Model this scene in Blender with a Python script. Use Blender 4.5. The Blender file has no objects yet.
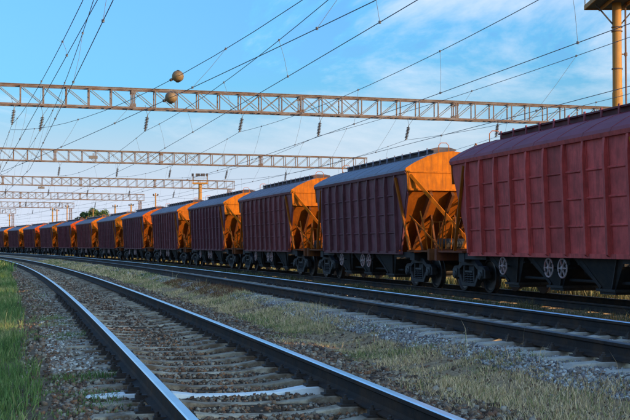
import bpy, math, random
import numpy as np
from mathutils import Vector, Matrix
random.seed(7); rng = np.random.default_rng(11)
scene = bpy.context.scene
col = scene.collection
R = math.radians

# ------------------------------------------------------------------ camera
CAM_Z = 1.70
cd = bpy.data.cameras.new('camera'); cam = bpy.data.objects.new('camera', cd); col.objects.link(cam)
cam.location = (0, 0, CAM_Z); cam.rotation_euler = (R(90 + 1.767), 0, 0)
cd.sensor_width = 36; cd.lens = 36 * 1158.7 / 630; cd.clip_start = .1; cd.clip_end = 6000
scene.camera = cam

# ------------------------------------------------------------------ sun, sky, exposure
SUN = Vector((.786, -.618, 0)).normalized(); SUN_EL = R(10.5)
sd = bpy.data.lights.new('sun', 'SUN'); sd.energy = 2.3; sd.angle = R(.5); sd.color = (1, .66, .34)
sun = bpy.data.objects.new('sun', sd); col.objects.link(sun)
to_sun = Vector((SUN.x * math.cos(SUN_EL), SUN.y * math.cos(SUN_EL), math.sin(SUN_EL)))
sun.rotation_euler = to_sun.to_track_quat('Z', 'Y').to_euler(); sun.location = (60, -40, 40)
scene.view_settings.view_transform = 'Standard'; scene.view_settings.look = 'None'
scene.view_settings.exposure = 1.2; scene.view_settings.gamma = 1; scene.view_settings.use_curve_mapping = False
world = bpy.data.worlds.new('World'); scene.world = world; world.use_nodes = True
nt = world.node_tree; N = nt.nodes; Lk = nt.links
bg = N['Background']; bg.inputs['Strength'].default_value = .15
sky = N.new('ShaderNodeTexSky'); sky.sky_type = 'NISHITA'; sky.sun_disc = False
sky.sun_elevation = SUN_EL; sky.sun_rotation = math.atan2(SUN.x, SUN.y)
sky.air_density = 1.0; sky.dust_density = 5.0; sky.ozone_density = 2.5; sky.altitude = 200
tc = N.new('ShaderNodeTexCoord')
sep = N.new('ShaderNodeSeparateXYZ'); Lk.new(tc.outputs['Generated'], sep.inputs[0])
def wmath(op, a, b=None, clamp=False):
    n = N.new('ShaderNodeMath'); n.operation = op; n.use_clamp = clamp
    for i, v in enumerate((a, b)):
        if v is None: continue
        if isinstance(v, (int, float)): n.inputs[i].default_value = v
        else: Lk.new(v, n.inputs[i])
    return n.outputs[0]
zz = wmath('ADD', sep.outputs['Z'], .06)
px = wmath('DIVIDE', sep.outputs['X'], zz); py = wmath('DIVIDE', sep.outputs['Y'], zz)
cmb = N.new('ShaderNodeCombineXYZ'); Lk.new(px, cmb.inputs[0]); Lk.new(wmath('MULTIPLY', py, .45), cmb.inputs[1])
n1 = N.new('ShaderNodeTexNoise'); n1.inputs['Scale'].default_value = .55; n1.inputs['Detail'].default_value = 8
n1.inputs['Roughness'].default_value = .62; n1.inputs['Distortion'].default_value = .5
mp = N.new('ShaderNodeMapping'); mp.inputs['Location'].default_value = (3.25, 1.2, 0); mp.inputs['Rotation'].default_value = (0, 0, .35)
Lk.new(cmb.outputs[0], mp.inputs[0]); Lk.new(mp.outputs[0], n1.inputs['Vector'])
mr = N.new('ShaderNodeMapRange'); mr.inputs[1].default_value = .47; mr.inputs[2].default_value = .68; mr.inputs[4].default_value = .95
Lk.new(n1.outputs['Fac'], mr.inputs[0])
# thin veil towards the horizon
veil = N.new('ShaderNodeMapRange'); veil.inputs[1].default_value = .0; veil.inputs[2].default_value = .20
veil.inputs[3].default_value = .92; veil.inputs[4].default_value = .0; veil.interpolation_type = 'SMOOTHERSTEP'; Lk.new(sep.outputs['Z'], veil.inputs[0])
tint = N.new('ShaderNodeMix'); tint.data_type = 'RGBA'; tint.blend_type = 'MULTIPLY'; tint.inputs[0].default_value = 1
Lk.new(sky.outputs[0], tint.inputs[6]); tint.inputs[7].default_value = (.24, .86, 1.20, 1)
mv = N.new('ShaderNodeMix'); mv.data_type = 'RGBA'; Lk.new(veil.outputs[0], mv.inputs[0]); Lk.new(tint.outputs[2], mv.inputs[6]); mv.inputs[7].default_value = (2.15, 2.42, 2.95, 1)
mx = N.new('ShaderNodeMix'); mx.data_type = 'RGBA'; Lk.new(wmath('MULTIPLY', mr.outputs[0], wmath('SUBTRACT', 1.0, veil.outputs[0])), mx.inputs[0]); Lk.new(mv.outputs[2], mx.inputs[6])
mx.inputs[7].default_value = (3.2, 3.15, 3.3, 1)
# the haze brightens towards the low sun, as the clear sky itself does
gl = N.new('ShaderNodeMix'); gl.data_type = 'RGBA'; gl.blend_type = 'MULTIPLY'; gl.inputs[0].default_value = 1
Lk.new(sky.outputs[0], gl.inputs[6]); gl.inputs[7].default_value = (.48, .49, .45, 1)
li = N.new('ShaderNodeMix'); li.data_type = 'RGBA'; li.blend_type = 'LIGHTEN'; li.inputs[0].default_value = 1
Lk.new(mx.outputs[2], li.inputs[6]); Lk.new(gl.outputs[2], li.inputs[7]); Lk.new(li.outputs[2], bg.inputs['Color'])

# ------------------------------------------------------------------ track geometry: s along the line, o to its right
KN = 1301
SS = np.linspace(-90, 560, KN)
def kap_theta(s):
    s = np.asarray(s, float); sc = np.clip(s, -90, 330)
    th = .238 + .000624 * sc + 5.5425e-6 * sc ** 2 / 2 - 3.3014e-8 * sc ** 3 / 6
    return th + (s - sc) * .0006
TH = kap_theta(SS)
_fine = np.linspace(-90, 560, 13001); _t = kap_theta(_fine); _d = _fine[1] - _fine[0]
_X = np.concatenate([[0], np.cumsum((-np.sin(_t[1:]) - np.sin(_t[:-1])) / 2 * _d)])
_Y = np.concatenate([[0], np.cumsum((np.cos(_t[1:]) + np.cos(_t[:-1])) / 2 * _d)])
_X -= np.interp(0, _fine, _X); _Y -= np.interp(0, _fine, _Y)
def at(s, o):
    """numpy: line coordinates to world x, y and heading"""
    x = np.interp(s, _fine, _X); y = np.interp(s, _fine, _Y); t = np.interp(s, _fine, _t)
    return x + o * np.cos(t), y + o * np.sin(t), t
def P(s, o, z):
    x, y, t = at(s, o); return Vector((float(x), float(y), float(z)))
O_NEAR, O_MID, O_TRAIN = 1.779, 6.415, 13.207
Z_NEAR, Z_MID, Z_TRAIN = CAM_Z - 1.069, CAM_Z - .944, CAM_Z - 1.293
def to_pix(p):
    a = R(1.767); x, y, z = p[0], p[1], p[2] - CAM_Z
    d = y * math.cos(a) + z * math.sin(a); u = -y * math.sin(a) + z * math.cos(a)
    return (315 + 1158.7 * x / d, 210 - 1158.7 * u / d) if d > .5 else (-9e3, -9e3)

# ------------------------------------------------------------------ helpers
KIDS = {}
def link(o, parent=None):
    col.objects.link(o)
    if parent is not None:
        o.parent = parent; KIDS.setdefault(parent.name, []).append(o)
    return o
class MB:
    def __init__(s): s.v = []; s.f = []; s.m = []
    def add(s, vs, fs, mi=0):
        b = len(s.v); s.v += [tuple(v) for v in vs]; s.f += [tuple(b + i for i in f) for f in fs]; s.m += [mi] * len(fs)
    def box(s, x0, x1, y0, y1, z0, z1, mi=0):
        s.add([(x, y, z) for x in (x0, x1) for y in (y0, y1) for z in (z0, z1)],
              [(0, 1, 3, 2), (4, 6, 7, 5), (0, 4, 5, 1), (2, 3, 7, 6), (0, 2, 6, 4), (1, 5, 7, 3)], mi)
    def bar(s, p, q, w, h, up=(0, 0, 1), mi=0):
        p = Vector(p); q = Vector(q); d = (q - p).normalized(); u = Vector(up)
        if abs(d.dot(u)) > .98: u = Vector((1, 0, 0)) if abs(d.x) < .9 else Vector((0, 1, 0))
        a = d.cross(u).normalized(); b = a.cross(d).normalized()
        c = [(i, j) for i in (-.5, .5) for j in (-.5, .5)]
        vs = [e + a * (i * w) + b * (j * h) for e in (p, q) for i, j in c]
        s.add(vs, [(0, 1, 3, 2), (4, 6, 7, 5), (0, 4, 5, 1), (2, 3, 7, 6), (0, 2, 6, 4), (1, 5, 7, 3)], mi)
    def tube(s, pts, r, n=8, mi=0, cap=True):
        pts = [Vector(p) for p in pts]; rs = r if isinstance(r, (list, tuple)) else [r] * len(pts)
        vs = []; fs = []
        for k, p in enumerate(pts):
            d = (pts[min(k + 1, len(pts) - 1)] - pts[max(k - 1, 0)]).normalized()
            u = Vector((0, 0, 1)) if abs(d.z) < .95 else Vector((1, 0, 0))
            a = d.cross(u).normalized(); b = a.cross(d)
            for i in range(n):
                t = 2 * math.pi * i / n; vs.append(p + (a * math.cos(t) + b * math.sin(t)) * rs[k])
        for k in range(len(pts) - 1):
            for i in range(n): fs.append((k * n + i, k * n + (i + 1) % n, (k + 1) * n + (i + 1) % n, (k + 1) * n + i))
        if cap: fs += [tuple(reversed(range(n))), tuple(range((len(pts) - 1) * n, len(pts) * n))]
        s.add(vs, fs, mi)
    def lathe(s, c, axis, prof, n=14, mi=0):
        """prof: (along axis, radius)"""
        ax = Vector(axis).normalized(); c = Vector(c)
        s.tube_prof(c, ax, prof, n, mi)
    def tube_prof(s, c, ax, prof, n, mi):
        u = Vector((0, 0, 1)) if abs(ax.z) < .95 else Vector((1, 0, 0)); a = ax.cross(u).normalized(); b = a.cross(ax)
        vs = []; fs = []
        for h, r in prof:
            for i in range(n):
                t = 2 * math.pi * i / n; vs.append(c + ax * h + (a * math.cos(t) + b * math.sin(t)) * max(r, .0005))
        m = len(prof)
        for k in range(m - 1):
            for i in range(n): fs.append((k * n + i, k * n + (i + 1) % n, (k + 1) * n + (i + 1) % n, (k + 1) * n + i))
        fs += [tuple(reversed(range(n))), tuple(range((m - 1) * n, m * n))]
        s.add(vs, fs, mi)
    def prism(s, poly, axis, a0, a1, mi=0):
        """poly in the two other axes, extruded along axis ('x','y','z')"""
        def mk(p, a): return {'x': (a, p[0], p[1]), 'y': (p[0], a, p[1]), 'z': (p[0], p[1], a)}[axis]
        n = len(poly); vs = [mk(p, a0) for p in poly] + [mk(p, a1) for p in poly]
        s.add(vs, [tuple(range(n)), tuple(range(2 * n - 1, n - 1, -1))] + [(i, i + n, (i + 1) % n + n, (i + 1) % n) for i in range(n)], mi)
    def mesh(s, name, mats, smooth=False, bevel=0):
        me = bpy.data.meshes.new(name); me.from_pydata(s.v, [], s.f)
        for m in (mats if isinstance(mats, (list, tuple)) else [mats]): me.materials.append(m)
        me.polygons.foreach_set('material_index', s.m)
        import bmesh
        bm = bmesh.new(); bm.from_mesh(me); bmesh.ops.recalc_face_normals(bm, faces=bm.faces)
        if bevel: bmesh.ops.bevel(bm, geom=[e for e in bm.edges if len(e.link_faces) == 2 and e.calc_face_angle(0) > .5], offset=bevel, segments=1, affect='EDGES', clamp_overlap=True)
        bm.to_mesh(me); bm.free()
        if smooth: me.polygons.foreach_set('use_smooth', [True] * len(me.polygons))
        return me
    def build(s, name, mats, parent=None, smooth=False, bevel=0):
        return place(name, s.mesh(name, mats, smooth, bevel), parent)
def place(name, me, parent=None, loc=None, rot=None):
    o = bpy.data.objects.new(name, me); link(o, parent)
    if loc is not None: o.location = loc
    if rot is not None: o.rotation_euler = rot
    return o
def tag(o, label, cat, group=None, kind=None):
    if label: o['label'] = label
    if cat: o['category'] = cat
    if group: o['group'] = group
    if kind: o['kind'] = kind
    return o
def empty(name, loc=(0, 0, 0), rz=0):
    o = bpy.data.objects.new(name, None); o.empty_display_size = .3; link(o); o.location = loc; o.rotation_euler = (0, 0, rz); return o
def copy_tree(o, parent=None):
    c = o.copy(); link(c, parent)
    for ch in KIDS.get(o.name, []): copy_tree(ch, c)
    return c
def tree_objs(o):
    yield o
    for ch in KIDS.get(o.name, []): yield from tree_objs(ch)

# ------------------------------------------------------------------ materials
def mat(name, base=(.5, .5, .5), rough=.7, metal=0, var=.25, scale=8, second=None, sc2=2.0, bump=.0, bscale=40, objcol=False, rand=0, spec=.5, streak=False, thr=(.45, .7)):
    m = bpy.data.materials.new(name); m.use_nodes = True; t = m.node_tree; n = t.nodes; l = t.links; b = n['Principled BSDF']
    b.inputs['Roughness'].default_value = rough; b.inputs['Metallic'].default_value = metal
    b.inputs['Specular IOR Level'].default_value = spec
    tc = n.new('ShaderNodeTexCoord'); src = tc.outputs['Object']
    if objcol:
        oi = n.new('ShaderNodeObjectInfo'); colr = oi.outputs['Color']
    else:
        rgb = n.new('ShaderNodeRGB'); rgb.outputs[0].default_value = (*base, 1); colr = rgb.outputs[0]; oi = n.new('ShaderNodeObjectInfo')
    # per-object offset of the texture so alike pieces differ
    vm = n.new('ShaderNodeVectorMath'); vm.operation = 'ADD'; l.new(src, vm.inputs[0])
    cb = n.new('ShaderNodeCombineXYZ'); mm = n.new('ShaderNodeMath'); mm.operation = 'MULTIPLY'; mm.inputs[1].default_value = 37.; l.new(oi.outputs['Random'], mm.inputs[0])
    l.new(mm.outputs[0], cb.inputs[0]); l.new(mm.outputs[0], cb.inputs[1]); l.new(cb.outputs[0], vm.inputs[1])
    vec = vm.outputs[0]
    ns = n.new('ShaderNodeTexNoise'); ns.inputs['Scale'].default_value = scale; ns.inputs['Detail'].default_value = 6; ns.inputs['Roughness'].default_value = .65; l.new(vec, ns.inputs['Vector'])
    mr = n.new('ShaderNodeMapRange'); mr.inputs[1].default_value = .25; mr.inputs[2].default_value = .75; mr.inputs[3].default_value = 1 - var; mr.inputs[4].default_value = 1 + var; l.new(ns.outputs['Fac'], mr.inputs[0])
    mul = n.new('ShaderNodeMix'); mul.data_type = 'RGBA'; mul.blend_type = 'MULTIPLY'; mul.inputs[0].default_value = 1
    l.new(colr, mul.inputs[6]); l.new(mr.outputs[0], mul.inputs[7]); out = mul.outputs[2]
    if rand:
        r2 = n.new('ShaderNodeMapRange'); r2.inputs[3].default_value = 1 - rand; r2.inputs[4].default_value = 1 + rand; l.new(oi.outputs['Random'], r2.inputs[0])
        m2 = n.new('ShaderNodeMix'); m2.data_type = 'RGBA'; m2.blend_type = 'MULTIPLY'; m2.inputs[0].default_value = 1; l.new(out, m2.inputs[6]); l.new(r2.outputs[0], m2.inputs[7]); out = m2.outputs[2]
    if second is not None:
        v2 = vec
        if streak:
            mp = n.new('ShaderNodeMapping'); mp.inputs['Scale'].default_value = (5, 5, .5); l.new(vec, mp.inputs[0]); v2 = mp.outputs[0]
        n2 = n.new('ShaderNodeTexNoise'); n2.inputs['Scale'].default_value = sc2; n2.inputs['Detail'].default_value = 7; n2.inputs['Roughness'].default_value = .7; l.new(v2, n2.inputs['Vector'])
        r3 = n.new('ShaderNodeMapRange'); r3.inputs[1].default_value = thr[0]; r3.inputs[2].default_value = thr[1]; l.new(n2.outputs['Fac'], r3.inputs[0])
        m3 = n.new('ShaderNodeMix'); m3.data_type = 'RGBA'; l.new(r3.outputs[0], m3.inputs[0]); l.new(out, m3.inputs[6]); m3.inputs[7].default_value = (*second, 1); out = m3.outputs[2]
    l.new(out, b.inputs['Base Color'])
    if bump:
        nb = n.new('ShaderNodeTexNoise'); nb.inputs['Scale'].default_value = bscale; nb.inputs['Detail'].default_value = 5; l.new(vec, nb.inputs['Vector'])
        bp = n.new('ShaderNodeBump'); bp.inputs['Strength'].default_value = bump; bp.inputs['Distance'].default_value = .02; l.new(nb.outputs['Fac'], bp.inputs['Height']); l.new(bp.outputs[0], b.inputs['Normal'])
    return m
def attr_mat(name, rough=.9, bump=0, bscale=30, var=0, scale=10, spec=.2, transl=0):
    m = bpy.data.materials.new(name); m.use_nodes = True; t = m.node_tree; n = t.nodes; l = t.links; b = n['Principled BSDF']
    b.inputs['Roughness'].default_value = rough; b.inputs['Specular IOR Level'].default_value = spec
    a = n.new('ShaderNodeAttribute'); a.attribute_name = 'tone'; out = a.outputs['Color']
    tc = n.new('ShaderNodeTexCoord')
    if var:
        ns = n.new('ShaderNodeTexNoise'); ns.inputs['Scale'].default_value = scale; ns.inputs['Detail'].default_value = 8; ns.inputs['Roughness'].default_value = .7; l.new(tc.outputs['Object'], ns.inputs['Vector'])
        mr = n.new('ShaderNodeMapRange'); mr.inputs[1].default_value = .3; mr.inputs[2].default_value = .7; mr.inputs[3].default_value = 1 - var; mr.inputs[4].default_value = 1 + var; l.new(ns.outputs['Fac'], mr.inputs[0])
        mul = n.new('ShaderNodeMix'); mul.data_type = 'RGBA'; mul.blend_type = 'MULTIPLY'; mul.inputs[0].default_value = 1; l.new(out, mul.inputs[6]); l.new(mr.outputs[0], mul.inputs[7]); out = mul.outputs[2]
    l.new(out, b.inputs['Base Color'])
    if transl: b.inputs['Transmission Weight'].default_value = 0
    if bump:
        nb = n.new('ShaderNodeTexNoise'); nb.inputs['Scale'].default_value = bscale; nb.inputs['Detail'].default_value = 6; l.new(tc.outputs['Object'], nb.inputs['Vector'])
        bp = n.new('ShaderNodeBump'); bp.inputs['Strength'].default_value = bump; bp.inputs['Distance'].default_value = .04; l.new(nb.outputs['Fac'], bp.inputs['Height']); l.new(bp.outputs[0], b.inputs['Normal'])
    return m
M = {}
M['paint'] = mat('weathered_wagon_paint', objcol=True, rough=.6, spec=.22, var=.38, scale=2.8, second=(.075, .030, .022), sc2=1.7, streak=True, bump=.16, bscale=9, rand=.20, thr=(.50, .86))
M['endpaint_baked'] = mat('baked_light_end_paint', objcol=True, rough=.75, spec=.15, var=.35, scale=3.0, second=(.22, .065, .010), sc2=2.2, streak=True, bump=.25, bscale=9, thr=(.44, .74))  # object colours here carry sunlight and shade; the streaks are grime
M['roof'] = mat('wagon_roof_paint', objcol=True, rough=.6, spec=.25, var=.3, scale=2.0, second=(.10, .06, .06), sc2=1.0, bump=.08, bscale=10, thr=(.5, .9))
M['under'] = mat('greasy_black_underframe', (.008, .008, .010), rough=.75, var=.4, scale=6, second=(.028, .020, .015), sc2=3, bump=.2, bscale=30)
M['bogie'] = mat('oily_bogie_iron', (.009, .009, .011), rough=.7, var=.4, scale=8, second=(.03, .023, .018), sc2=5, bump=.25, bscale=40)
M['wheelsteel'] = mat('worn_wheel_steel', (.05, .048, .05), rough=.4, metal=.6, var=.3, second=(.07, .045, .03), sc2=4)
M['axlebox'] = mat('grey_axle_box', (.016, .019, .023), rough=.6, var=.3, second=(.02, .02, .02), sc2=5)
M['handwheel'] = mat('pale_handwheel_paint', (.34, .28, .28), rough=.7, var=.2, second=(.35, .12, .10), sc2=6)
M['gantry'] = mat('rusty_gantry_steel', (.135, .085, .065), rough=.85, spec=.2, var=.4, scale=3, second=(.19, .18, .18), sc2=1.2, bump=.1)
M['lattice'] = mat('grey_lattice_steel', (.17, .175, .18), rough=.8, spec=.3, var=.3, scale=4, second=(.12, .075, .05), sc2=2.0)
M['legsteel'] = mat('brown_leg_steel', (.17, .09, .055), rough=.8, var=.3, scale=2, second=(.09, .06, .05), sc2=1.0)
M['mast'] = mat('ochre_mast_steel', (.42, .185, .018), rough=.7, var=.18, scale=2, second=(.30, .15, .06), sc2=1.2, streak=True)
M['mastdark'] = mat('dark_deck_steel', (.05, .045, .05), rough=.8, var=.3)
M['rail_web'] = mat('rusty_rail_web', (.028, .024, .023), rough=.8, spec=.15, var=.35, scale=5, second=(.075, .042, .024), sc2=2.0, bump=.15)
M['rail_top'] = mat('polished_rail_head', (.72, .74, .78), rough=.30, metal=1, var=.12, scale=3)
M['rail_dull'] = mat('dull_rail_head', (.10, .09, .09), rough=.5, metal=.6, var=.25, scale=3)
M['clip'] = mat('rusty_rail_fastening', (.05, .035, .028), rough=.75, var=.4, scale=20)
M['concrete'] = mat('stained_sleeper_concrete', (.47, .37, .26), rough=.9, var=.35, scale=9, second=(.17, .105, .06), sc2=3.6, bump=.35, bscale=45, rand=.24, thr=(.42, .60))
M['concrete_pale'] = mat('pale_sleeper_concrete', (.41, .36, .305), rough=.9, var=.22, scale=9, second=(.25, .22, .18), sc2=3.0, bump=.3, bscale=45, rand=.12, thr=(.5, .75))
M['whitewash'] = mat('white_painted_concrete', (.90, .885, .85), rough=.85, var=.10, scale=8, second=(.45, .38, .28), sc2=4, bump=.25, bscale=40, thr=(.6, .85))
M['insul'] = mat('dark_glazed_insulator', (.055, .042, .036), rough=.3, var=.2)
M['wire'] = mat('hazy_grey_wire', (.13, .135, .15), rough=.7, metal=.0, var=.1)  # grey put into the colour for the haze over the wires
M['ball'] = mat('ochre_marker_ball', (.28, .17, .07), rough=.6, var=.35, scale=6, second=(.07, .055, .045), sc2=3)
M['ballshade'] = mat('ball_shade_band', (.04, .035, .03), rough=.6)  # dark tone standing mostly for shade on the ball
M['stone'] = attr_mat('crushed_stone', rough=.9, var=.25, scale=40, spec=.3)
M['soil'] = attr_mat('stony_soil', rough=1, bump=.9, bscale=22, var=.45, scale=14, spec=.1)
M['blade'] = attr_mat('grass_blades', rough=.75, spec=.25)
M['leaf'] = attr_mat('tree_leaves', rough=.7, spec=.25)
M['bark'] = mat('tree_bark', (.09, .065, .045), rough=.95, var=.3, bump=.4)
M['field'] = mat('far_dry_field', (.16, .14, .07), rough=1, var=.35, scale=.12, second=(.08, .11, .04), sc2=.03)
M['lamp'] = mat('floodlight_housing', (.10, .08, .07), rough=.6, var=.2)

# ------------------------------------------------------------------ noise for layout
_perm = rng.random((256, 256))
def vnoise(x, y, f):
    x = np.asarray(x) * f; y = np.asarray(y) * f
    xi = np.floor(x).astype(int); yi = np.floor(y).astype(int); fx = x - xi; fy = y - yi
    fx = fx * fx * (3 - 2 * fx); fy = fy * fy * (3 - 2 * fy)
    g = lambda a, b: _perm[a % 256, b % 256]
    return (g(xi, yi) * (1 - fx) + g(xi + 1, yi) * fx) * (1 - fy) + (g(xi, yi + 1) * (1 - fx) + g(xi + 1, yi + 1) * fx) * fy
def fbm(x, y, f): return .5 * vnoise(x, y, f) + .3 * vnoise(x + 31, y + 7, f * 2.1) + .2 * vnoise(x + 5, y + 71, f * 4.3)

# ------------------------------------------------------------------ ground
PROF = [(-14, -1.66), (-4, -1.56), (-1.2, -1.46), (-.3, -1.40), (.1, -1.335), (.45, -1.30), (.72, -1.30), (.98, -1.325), (1.78, -1.318), (2.58, -1.325), (3.1, -1.335), (3.5, -1.40), (4.3, -1.39),
        (4.7, -1.30), (5.12, -1.17), (5.4, -1.185), (5.8, -1.19), (7.0, -1.19), (7.6, -1.19), (8.4, -1.38), (9.4, -1.50), (11.2, -1.56), (12.0, -1.545), (14.4, -1.545), (15.5, -1.56), (24, -1.60), (34, -1.66)]
PO = np.array([p[0] for p in PROF]); PZ = np.array([p[1] for p in PROF])
def ground_z(s, o):
    z = CAM_Z + np.interp(o, PO, PZ)
    rough = np.interp(o, [-6, 0, .4, 3.2, 3.6, 4.8, 5.3, 7.6, 8.2, 11.5, 12.2, 14.3, 15, 20], [.10, .07, .03, .03, .07, .07, .03, .03, .07, .07, .02, .02, .07, .15])
    return z + (fbm(s, o, .9) - .5) * rough
def mixc(a, b, t): return np.asarray(a)[None] * (1 - t[:, None]) + np.asarray(b)[None] * t[:, None]
def ground_tone(s, o):
    n = fbm(s + 100, o, .8); n2 = fbm(s, o + 50, 3.)
    dirt = mixc((.14, .09, .058), (.25, .17, .11), n2)
    c = dirt
    def over(color, o0, o1, w, amt=1.0):
        nonlocal c
        e = (n - .5) * 1.0
        k = np.clip((o + e - o0) / w, 0, 1) * np.clip((o1 - o - e) / w, 0, 1) * amt
        c = c * (1 - k[:, None]) + np.asarray(color)[None] * k[:, None]
    over((.085, .055, .036), 1.05, 2.5, .15)
    over((.075, .085, .04), -40, -.05, .3)
    over((.12, .10, .085), 2.9, 3.7, .3)
    over((.36, .24, .14), 3.7, 5.1, .4)
    over((.28, .275, .27), 5.1, 5.9, .3)
    over((.15, .145, .145), 5.9, 8.0, .4)
    over((.085, .085, .05), 8.1, 12.2, .5)
    over((.10, .09, .075), 12.1, 14.4, .3)
    over((.17, .13, .06), 14.5, 80, .5)
    return c * (.8 + .4 * n2[:, None])
def grid_sheet(name, svals, ovals, lift=0):
    S_, O_ = np.meshgrid(svals, ovals, indexing='ij'); s = S_.ravel(); o = O_.ravel()
    x, y, t = at(s, o); z = ground_z(s, o) + lift
    ns, no = len(svals), len(ovals)
    idx = np.arange(ns * no).reshape(ns, no)
    f = np.stack([idx[:-1, :-1], idx[:-1, 1:], idx[1:, 1:], idx[1:, :-1]], -1).reshape(-1, 4)
    me = fast_mesh(name, np.stack([x, y, z], -1), f, ground_tone(s, o), M['soil'])
    me.polygons.foreach_set('use_smooth', np.ones(len(f), bool))
    return place(name, me)
def fast_mesh(name, v, f, tone, m):
    k = f.shape[1]; me = bpy.data.meshes.new(name)
    me.vertices.add(len(v)); me.vertices.foreach_set('co', np.ascontiguousarray(v, np.float32).ravel())
    me.loops.add(f.size); me.loops.foreach_set('vertex_index', np.ascontiguousarray(f, np.int32).ravel())
    me.polygons.add(len(f)); me.polygons.foreach_set('loop_start', np.arange(0, f.size, k, dtype=np.int32))
    try: me.polygons.foreach_set('loop_total', np.full(len(f), k, np.int32))
    except Exception: pass
    if tone is not None:
        a = me.attributes.new('tone', 'FLOAT_COLOR', 'POINT')
        a.data.foreach_set('color', np.ascontiguousarray(np.concatenate([tone, np.ones((len(tone), 1))], 1), np.float32).ravel())
    me.materials.append(m); me.update(calc_edges=True); me.validate()
    return me
sv = np.concatenate([np.arange(-80, 4, 1.5), np.arange(4, 60, .16), np.arange(60, 130, .6), np.arange(130, 421, 3)])
ov = np.concatenate([np.arange(-14, -4, 1.), np.arange(-4, 16, .14), np.arange(16, 34.1, 1.)])
g = grid_sheet('track_bed_ground', sv, ov); tag(g, 'stony railway ground between and beside the tracks', 'ground', kind='structure')
b = MB(); n_ = 64; vs = [(0, 0, -.04)] + [(3500 * math.cos(2 * math.pi * i / n_), 3500 * math.sin(2 * math.pi * i / n_), -.04) for i in range(n_)]
b.add(vs, [(0, 1 + i, 1 + (i + 1) % n_) for i in range(n_)])
tag(b.build('ground', M['field']), 'flat dry field reaching the horizon', 'ground', kind='structure')

# ------------------------------------------------------------------ tracks
RP = [(-.075, 0), (.075, 0), (.075, .012), (.02, .03), (.010, .055), (.010, .125), (.0365, .142), (.0365, .172), (.028, .180), (-.028, .180), (-.0365, .172), (-.0365, .142), (-.010, .125), (-.010, .055), (-.02, .03), (-.075, .012)]
def rail_mesh(name, o_c, ztop, s0, s1, top):
    v = []; f = []; mi = []; n = len(RP); ss = np.concatenate([np.arange(s0, 60, 1.0), np.arange(60, s1, 2.5)])
    for s in ss:
        x, y, t = at(s, o_c); c, sn = math.cos(t), math.sin(t)
        for a, z in RP: v.append((x + a * c, y + a * sn, ztop - .18 + z))
    for k in range(len(ss) - 1):
        for i in range(n):
            j = (i + 1) % n; f.append((k * n + i, k * n + j, (k + 1) * n + j, (k + 1) * n + i)); mi.append(1 if i in (7, 8, 9) else 0)
    me = bpy.data.meshes.new(name); me.from_pydata(v, [], f); me.materials.append(M['rail_web']); me.materials.append(top); me.polygons.foreach_set('material_index', mi)
    return me
def sleeper_mesh(name, m):
    # concrete sleeper: wide shoulders under the rails, thinner waist
    st = [(-1.35, .155, .27), (-1.28, .20, .28), (-.98, .215, .28), (-.62, .215, .27), (-.35, .178, .24), (0, .170, .22), (.35, .178, .24), (.62, .215, .27), (.98, .215, .28), (1.28, .20, .28), (1.35, .155, .27)]
    v = []; f = []
    for x, h, w in st:
        tw = w * .68
        v += [(x, -w / 2, 0), (x, -tw / 2, h - .008), (x, -tw / 2 + .012, h), (x, tw / 2 - .012, h), (x, tw / 2, h - .008), (x, w / 2, 0)]
    for k in range(len(st) - 1):
        for i in range(5): f.append((k * 6 + i, k * 6 + i + 1, (k + 1) * 6 + i + 1, (k + 1) * 6 + i))
    f += [tuple(reversed(range(6))), tuple(range((len(st) - 1) * 6, len(st) * 6))]
    b = MB(); b.add(v, f); return b.mesh(name, m)
SL = {k: sleeper_mesh('sleeper', M[k]) for k in ('concrete', 'concrete_pale', 'whitewash')}
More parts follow.
